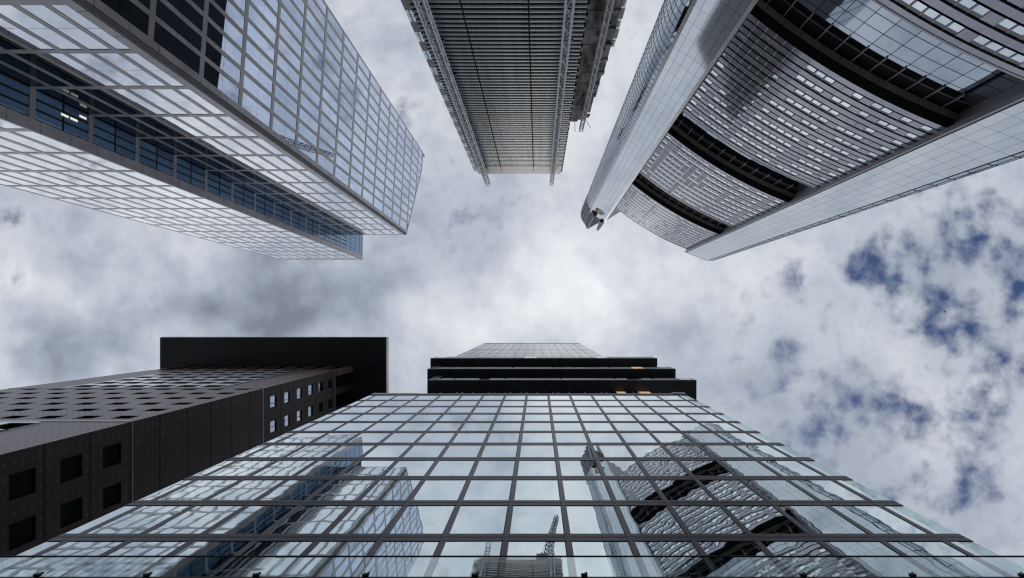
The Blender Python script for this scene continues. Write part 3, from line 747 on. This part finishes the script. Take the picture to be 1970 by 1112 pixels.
# ================================================================== 5. banded tower with sky gardens (upper right)
T6 = thing('sky_garden_tower', 'very tall banded tower with pale panelled corners and dark sky garden openings', 'skyscraper', (62, -68, GZ))
NB = Vector((-.506, .8625, 0)).normalized(); TB = Vector((.8625, .506, 0)).normalized()
P0 = NB * -68.7
S0, S1 = 3.3, 48.2; NBAY = 22; BW = (S1 - S0) / NBAY
def bow(s): return 1.9 * (1 - ((s - (S0 + S1) / 2) / ((S1 - S0) / 2)) ** 2)
def fpt(s, o): return P0 + TB * s + NB * (o + bow(s))
bayF = []
for i in range(NBAY):
    a, c = fpt(S0 + BW * i, 0), fpt(S0 + BW * (i + 1), 0); t = (c - a); L = t.length; t.normalize()
    n = Vector((-t.y, t.x, 0)); n = n if n.dot(NB) > 0 else -n
    bayF.append((Face(a, t, n), L))
PAT = [1, 1, 0, 1, 1, 1, 1, 0, 1, 1, 1, 1, 1, 1, 0, 1, 1, 1, 1, 0, 1, 1]
MAINWIN = mat('bright_office_glass', (0.86, 0.90, 0.93), 1.0, 0.02, ripple=0.0012, rscale=0.5, objvar=0.14)
win6 = Parts('window', [MAINWIN], 100)
blocks = [(GZ + 3, 70.4), (86.2, 126.4), (141.2, 179.6), (194.6, 236.0)]
random.seed(11)
def outline(o, s0=S0, s1=S1, n=NBAY):
    return [tuple(fpt(s0 + (s1 - s0) * i / n, o)[:2]) for i in range(n + 1)]
DEPTH = 34.0
def ring(o): return outline(o) + [tuple((P0 + TB * S1 - NB * DEPTH)[:2]), tuple((P0 + TB * S0 - NB * DEPTH)[:2])]
for (zb, zt) in blocks:
    nf = round((zt - zb) / 3.75); fh = (zt - zb - 1.3) / nf
    bod = MB(); bod.prism(ring(-.35), zb + .02, zt - .02, 0); bl = bod.build('office_block', M_GAP, T6, base=T6['org'])
    sp = MB()
    for j in range(nf + 1):
        z = zb + fh * j
        for i, (F, L) in enumerate(bayF):
            zs1 = z + 1.30 if j < nf else zt
            sp.box(F, .035, L - .035, z + .04, zs1, -.3, 0, 0)                         # spandrel
            sp.box(F, L - .04, L + .04, z + .04, zs1 - .01, -.3, .02, 1)               # glazing bar
            if j == nf: continue
            zw, zx = zs1 + .42, z + fh - .38
            if (PAT[i] or (zb > 130 and random.random() < .4)) and not (random.random() < .06):
                zh = zw + (zx - zw) * .66
                if random.random() < .10:
                    sp.quad(F, .10, L - .12, zw, zx, -.06, 0)
                else:
                    w = MB(); w.quad(F, .14, L - .26, zw, zh, -.06, 0, jit=.004); win6.add(w, F.n, bl)
                    sp.quad(F, .10, L - .10, zh, zx, -.06, 2); sp.quad(F, L - .25, L - .10, zw, zh, -.06, 2)
            else: sp.quad(F, .06, L - .06, zw, zx, -.04, 0)
            sp.box(F, L - .035, L + .035, zw, zx, -.3, .0, 1)
    sp.build('facade_panel', [M_SPAN, M_SPANLINE, M_WINSHADE], bl, base=bl['org'])
    sl = MB()
    for F, L in bayF: sl.box(F, 0, L, zt - .22, zt + .12, -.3, .09)
    sl.build('coping', M_TRIM, bl, base=bl['org'])
win6.done(T6)
# gardens between the blocks
for gi in range(3):
    z0, z1 = blocks[gi][1], blocks[gi + 1][0]
    cr = MB(); cr.prism([tuple(fpt(S0 + (S1 - S0) * i / 10, -4.6)[:2]) for i in range(11)] + [tuple((P0 + TB * S1 - NB * DEPTH)[:2]), tuple((P0 + TB * S0 - NB * DEPTH)[:2])], z0 - .5, z1 + .5)
    gd = cr.build('sky_garden', M_DARKROOM, T6, base=T6['org'])
    so_ = MB()                                          # soffit with its brown-grey strip
    for i in range(NBAY):
        a0, a1 = S0 + BW * i, S0 + BW * (i + 1)
        def strip(o0, o1, z, m):
            so_.poly([fpt(a0, o0) + Vector((0, 0, z)), fpt(a1, o0) + Vector((0, 0, z)), fpt(a1, o1) + Vector((0, 0, z)), fpt(a0, o1) + Vector((0, 0, z))], m, out=Vector((0, 0, -1)))
        strip(-.02, -1.9, z1 - .03, 0); strip(-1.9, -3.2, z1 - .10, 1 if i % 2 or True else 0); strip(-3.2, -4.6, z1 - .03, 0)
        if i % 2 == 0: so_.box(Face(fpt(a0, -1.95), NB * -1, TB), 0, 1.2, z1 - .14, z1 - .09, -.05, .05, 0)
    so_.build('soffit', [M_GAP, M_FASCIA], gd, base=gd['org'])
    ng = 12
    for i in range(ng):
        s0_, s1_ = S0 + (S1 - S0) * i / ng, S0 + (S1 - S0) * (i + 1) / ng
        a, c = fpt(s0_, -3.6), fpt(s1_, -3.6); t = c - a; L = t.length; t.normalize(); n = Vector((-t.y, t.x, 0)); n = n if n.dot(NB) > 0 else -n
        F = Face(a, t, n)
        pn = MB()
        rows = 5
        for q in range(rows):
            za, zc = z0 + (z1 - 2.6 - z0) * q / rows, z0 + (z1 - 2.6 - z0) * (q + 1) / rows
            pn.quad(F, .06, L - .06, za + .07, zc - .07, 0, 0, jit=.008)
        pn.quad(F, 0, L, z0, z1, -.1, 1)
        pn.build('garden_glazing', [M_GARDGLASS, M_GAP], gd, own=True)
        po = MB(); po.box(F, -.1, .1, z1 - 4.4, z1, .02, .30, 0); po.box(F, .1, L - .1, z1 - 2.65, z1 - 2.58, .02, .10, 0); po.build('post', M_TRIM, gd, own=True)
    sw = MB()
    FW = Face(P0 + TB * (S1 - .05) + NB * .0, -NB, -TB)
    for q in range(9): sw.box(FW, .15 + .5 * q, .15 + .5 * q + .44, z0, z1, -.2, 0, 0)
    FW2 = Face(P0 + TB * (S0 + .05), -NB, TB); sw.box(FW2, 0, 4.5, z0, z1, -.2, 0, 0)
    sw.build('garden_side_wall', M_FASCIA, gd, base=gd['org'])
# pale panelled corner, left
S_ = Vector((29.7, -60.7, 0)); E_ = Vector((37.7, -55.1, 0)); ZP = 266.0
tp = (E_ - S_).normalized(); npn = Vector((-tp.y, tp.x, 0)); npn = npn if npn.dot(NB) > 0 else -npn
FPn = Face(S_, tp, npn); LP = (E_ - S_).length
arc = []; hd = math.radians(226); Rr = 8.9; p = S_.copy(); stp = math.radians(7.5)
arc.append(p.copy())
for k in range(19):
    p = p + Vector((math.cos(hd + stp / 2), math.sin(hd + stp / 2), 0)) * Rr * stp; hd += stp; arc.append(p.copy())
backE = E_ - NB * 16
colp = MB(); colp.quad(FPn, 0, LP, GZ, ZP, 0, 0)
cw = colp.build('panel_wall', M_PANEL, T6, base=T6['org'])
tr = MB(); tr.box(FPn, -.25, .55, GZ, ZP - .5, -.3, .12, 0); tr.box(FPn, LP - .5, LP - .1, GZ, ZP, -.3, .14, 0); tr.box(FPn, LP - .05, LP + .3, GZ, ZP, -.6, .05, 0)
for k in range(60): tr.box(FPn, -.24, .54, 4.5 * k - .04, 4.5 * k + .04, .1, .125, 1)
tr.build('trim', [M_TRIM, M_STONE_D], cw, base=cw['org'])
bodp = MB(); bodp.prism([tuple((S_ - npn * .1 + tp * .1)[:2]), tuple((E_ - npn * .1 - tp * .02)[:2]), tuple(backE[:2]), tuple((arc[-1] + Vector((.5, .2, 0)))[:2])], GZ, ZP - .1)
bodp.build('corner_core', M_TRIM, T6, base=T6['org'])
cg = MB(); cb = MB()
for k in range(len(arc) - 1):
    a, c = arc[k], arc[k + 1]; t = (c - a); L = t.length; t.normalize(); n = Vector((t.y, -t.x, 0)); n = -n if n.dot(Vector((-1, .2, 0))) < 0 and k < 8 else n
    F = Face(a, t, n)
    for q in range(117):
        z = 2.25 * q
        if z > 262: break
        cg.quad(F, 0, L, z, z + 2.25, 0, 0)
    for q in range(117):
        cb.box(F, 0, L, 2.25 * q - .06, 2.25 * q + .06, .0, .05, 0)
    cb.box(F, -.05, .05, GZ, 262, 0, .06, 1)
cg.build('curved_glazing', M_CURVE, T6, base=T6['org']); cb.build('glazing_bar', [M_DARKSTEEL, M_SPANLINE], T6, base=T6['org'])
# glass crown over the rounded corner
tip = Vector((31.2, -57.3, 0)); ZCR = 298.0
cr_pts = [tip, S_ + Vector((.25, .3, 0))] + arc[1:15] + [Vector((41.3, -62.9, 0))]
cr = MB(); cr.prism([tuple(x[:2]) for x in cr_pts], 260.0, ZCR)
crn = cr.build('crown', M_CROWN, T6, base=T6['org'])
cl_ = MB()
for k in range(len(cr_pts) - 2):
    a, c = cr_pts[k], cr_pts[k + 1]
    if k % 2 == 0: cl_.bar(a + Vector((0, 0, 263)) + (a - Vector((38, -66, 0))).normalized() * .05, a + Vector((0, 0, ZCR)) + (a - Vector((38, -66, 0))).normalized() * .05, .11)
    for q in range(5): cl_.bar(a + Vector((0, 0, 268 + 6 * q)) + (a - Vector((38, -66, 0))).normalized() * .04, c + Vector((0, 0, 268 + 6 * q)) + (c - Vector((38, -66, 0))).normalized() * .04, .05)
te = (cr_pts[-1] - tip); Le = te.length; te.normalize(); ne = Vector((-te.y, te.x, 0)); ne = ne if ne.dot(NB) > 0 else -ne
FEn = Face(tip, te, ne)
cl_.box(FEn, .0, .35, 262, ZCR, 0, .1); cl_.box(FEn, 0, Le, ZCR - .5, ZCR, 0, .1)
cl_.build('crown_bar', M_TRIM, crn, base=crn['org'])
cd = MB(); cd.box(FEn, .5, 10.5, 260.6, 296, .01, .04); cd.build('crown_window', M_DARKROOM, crn, base=crn['org'])
# plant-room wall between the crown and the banded front
pw = MB(); pw.prism([tuple((E_ - NB * .4)[:2]), (47.7, -61.5), (47, -76), (38, -76), tuple((S_ - NB * 3)[:2])], 200, 265); pw.build('plant_room', M_GREYPANEL, T6, base=T6['org'])
# gold ring emblem near the top of the panelled corner
lg = MB(); FL = Face(FPn.pt(LP * .47, .35, 0), tp, npn); zc, rad = 253.0, 2.7
prev = None
for k in range(33):
    an = 2 * math.pi * k / 32; q = FL.pt(rad * math.cos(an), 0, zc + rad * math.sin(an))
    if prev is not None: lg.bar(prev, q, .22, 0, 6)
    prev = q
for an in (.9, 3.3):
    lg.bar(FL.pt(rad * math.cos(an), .05, zc + rad * math.sin(an)), FL.pt(-.1 * rad, .05, zc), .24, 0, 6)
lg.build('emblem', M_GOLD, T6, base=T6['org'])
# pale panelled corner, right
Cc = Vector((75.4, -34.0, 0)); th = math.radians(20.5); tr_ = Vector((math.cos(th), math.sin(th), 0)); nr = Vector((-tr_.y, tr_.x, 0)); LR = 11.65; ZQ = 239.0
FRt = Face(Cc, tr_, nr)
rc = MB(); rc.quad(FRt, 0, LR, GZ, ZQ, 0, 0); rw = rc.build('panel_wall', M_PANEL_R, T6, base=T6['org'])
tr2 = MB(); tr2.box(FRt, -.5, .0, GZ, ZQ, -1.2, -.05, 0); tr2.box(FRt, -.02, .18, GZ, ZQ, -.3, .08, 1); tr2.box(FRt, LR - .02, LR + .2, GZ, ZQ, -.3, .03, 1); tr2.box(FRt, 0.2, LR, ZQ - .35, ZQ, -.2, .05, 0)
tr2.build('trim', [M_TRIM, M_DARKSTEEL], rw, base=rw['org'])
arc2 = [FRt.pt(LR + .2, 0, 0)]; hd = th; p = arc2[0].copy()
for k in range(14):
    stp = math.radians(-8); p = p + Vector((math.cos(hd + stp / 2), math.sin(hd + stp / 2), 0)) * 4.4 * abs(stp); hd += stp; arc2.append(p.copy())
cg = MB(); cb = MB()
for k in range(len(arc2) - 1):
    a, c = arc2[k], arc2[k + 1]; t = c - a; L = t.length; t.normalize(); n = Vector((-t.y, t.x, 0)); F = Face(a, t, n)
    for q in range(53): cg.quad(F, 0, L, 4.5 * q + GZ, min(4.5 * q + 4.5 + GZ, ZQ), 0, 0)
    for q in range(1, 53): cb.box(F, 0, L, 4.5 * q - .09, 4.5 * q + .09, 0, .05)
    if k % 2 == 0: cb.box(F, -.06, .06, GZ, ZQ, 0, .06)
cg.build('curved_glazing', M_CURVE, T6, base=T6['org']); cb.build('glazing_bar', M_DARKSTEEL, T6, base=T6['org'])
bodr = MB(); bodr.prism([tuple((Cc - nr * .1)[:2]), tuple((arc2[0] - nr * .1 - tr_ * .2)[:2]), tuple((arc2[-1] - Vector((.3, 0, 0)))[:2]), tuple((arc2[-1] + Vector((-6, -20, 0)))[:2]), tuple((Cc - NB * 20)[:2])], GZ, ZQ - .2)
bodr.build('corner_core', M_TRIM, T6, base=T6['org'])

# roof antenna truss beside the crown
T7 = thing('antenna_mast', 'short dark lattice mast on the roof beside the gold ring emblem', 'mast', (36.6, -55.9, 265.9))
b = MB(); 
lattice_beam((36.6, -55.9, 265.9), (36.9, -55.3, 290.0), 2.0, 1.8, .17, 0).build('lattice', M_DARKSTEEL, T7, base=T7['org'])
b.box(Face((36.6, -55.9), (1, 0), (0, 1)), -1.3, 1.3, 265.92, 267.2, -1, .8); b.build('base_frame', M_DARKSTEEL, T7, base=T7['org'])

# ------------------------------------------------------------------ bird far overhead
bx, by, bz = (1818 - ZX) / F_PX * 90, (599.5 - ZY) / F_PX * 90, 90.0
bd = MB()
import itertools
ringp = []
for k, (xx, rr) in enumerate([(-.24, .0), (-.16, .05), (0, .075), (.12, .06), (.2, .035), (.25, .0)]):
    ringp.append([Vector((bx + xx, by + rr * math.cos(a_), bz + rr * math.sin(a_))) for a_ in [i * math.pi / 3 for i in range(6)]])
for r0, r1 in zip(ringp, ringp[1:]):
    for i in range(6):
        j = (i + 1) % 6; bd.poly([r0[i], r0[j], r1[j], r1[i]], 0)
for sg in (-1, 1):
    for dz in (0, .012):
        bd.poly([(bx + .08, by, bz + dz), (bx + .04, by + sg * .22, bz + .07 + dz), (bx - .10, by + sg * .42, bz + .02 + dz), (bx - .02, by + sg * .20, bz + .06 + dz), (bx - .09, by, bz + dz)], 0)
bo = bd.build('bird', mat('dark_feathers', (0.03, 0.03, 0.03), 0, .8), own=True)
bo['label'] = 'tiny dark bird gliding in the open cloudy sky'; bo['category'] = 'bird'
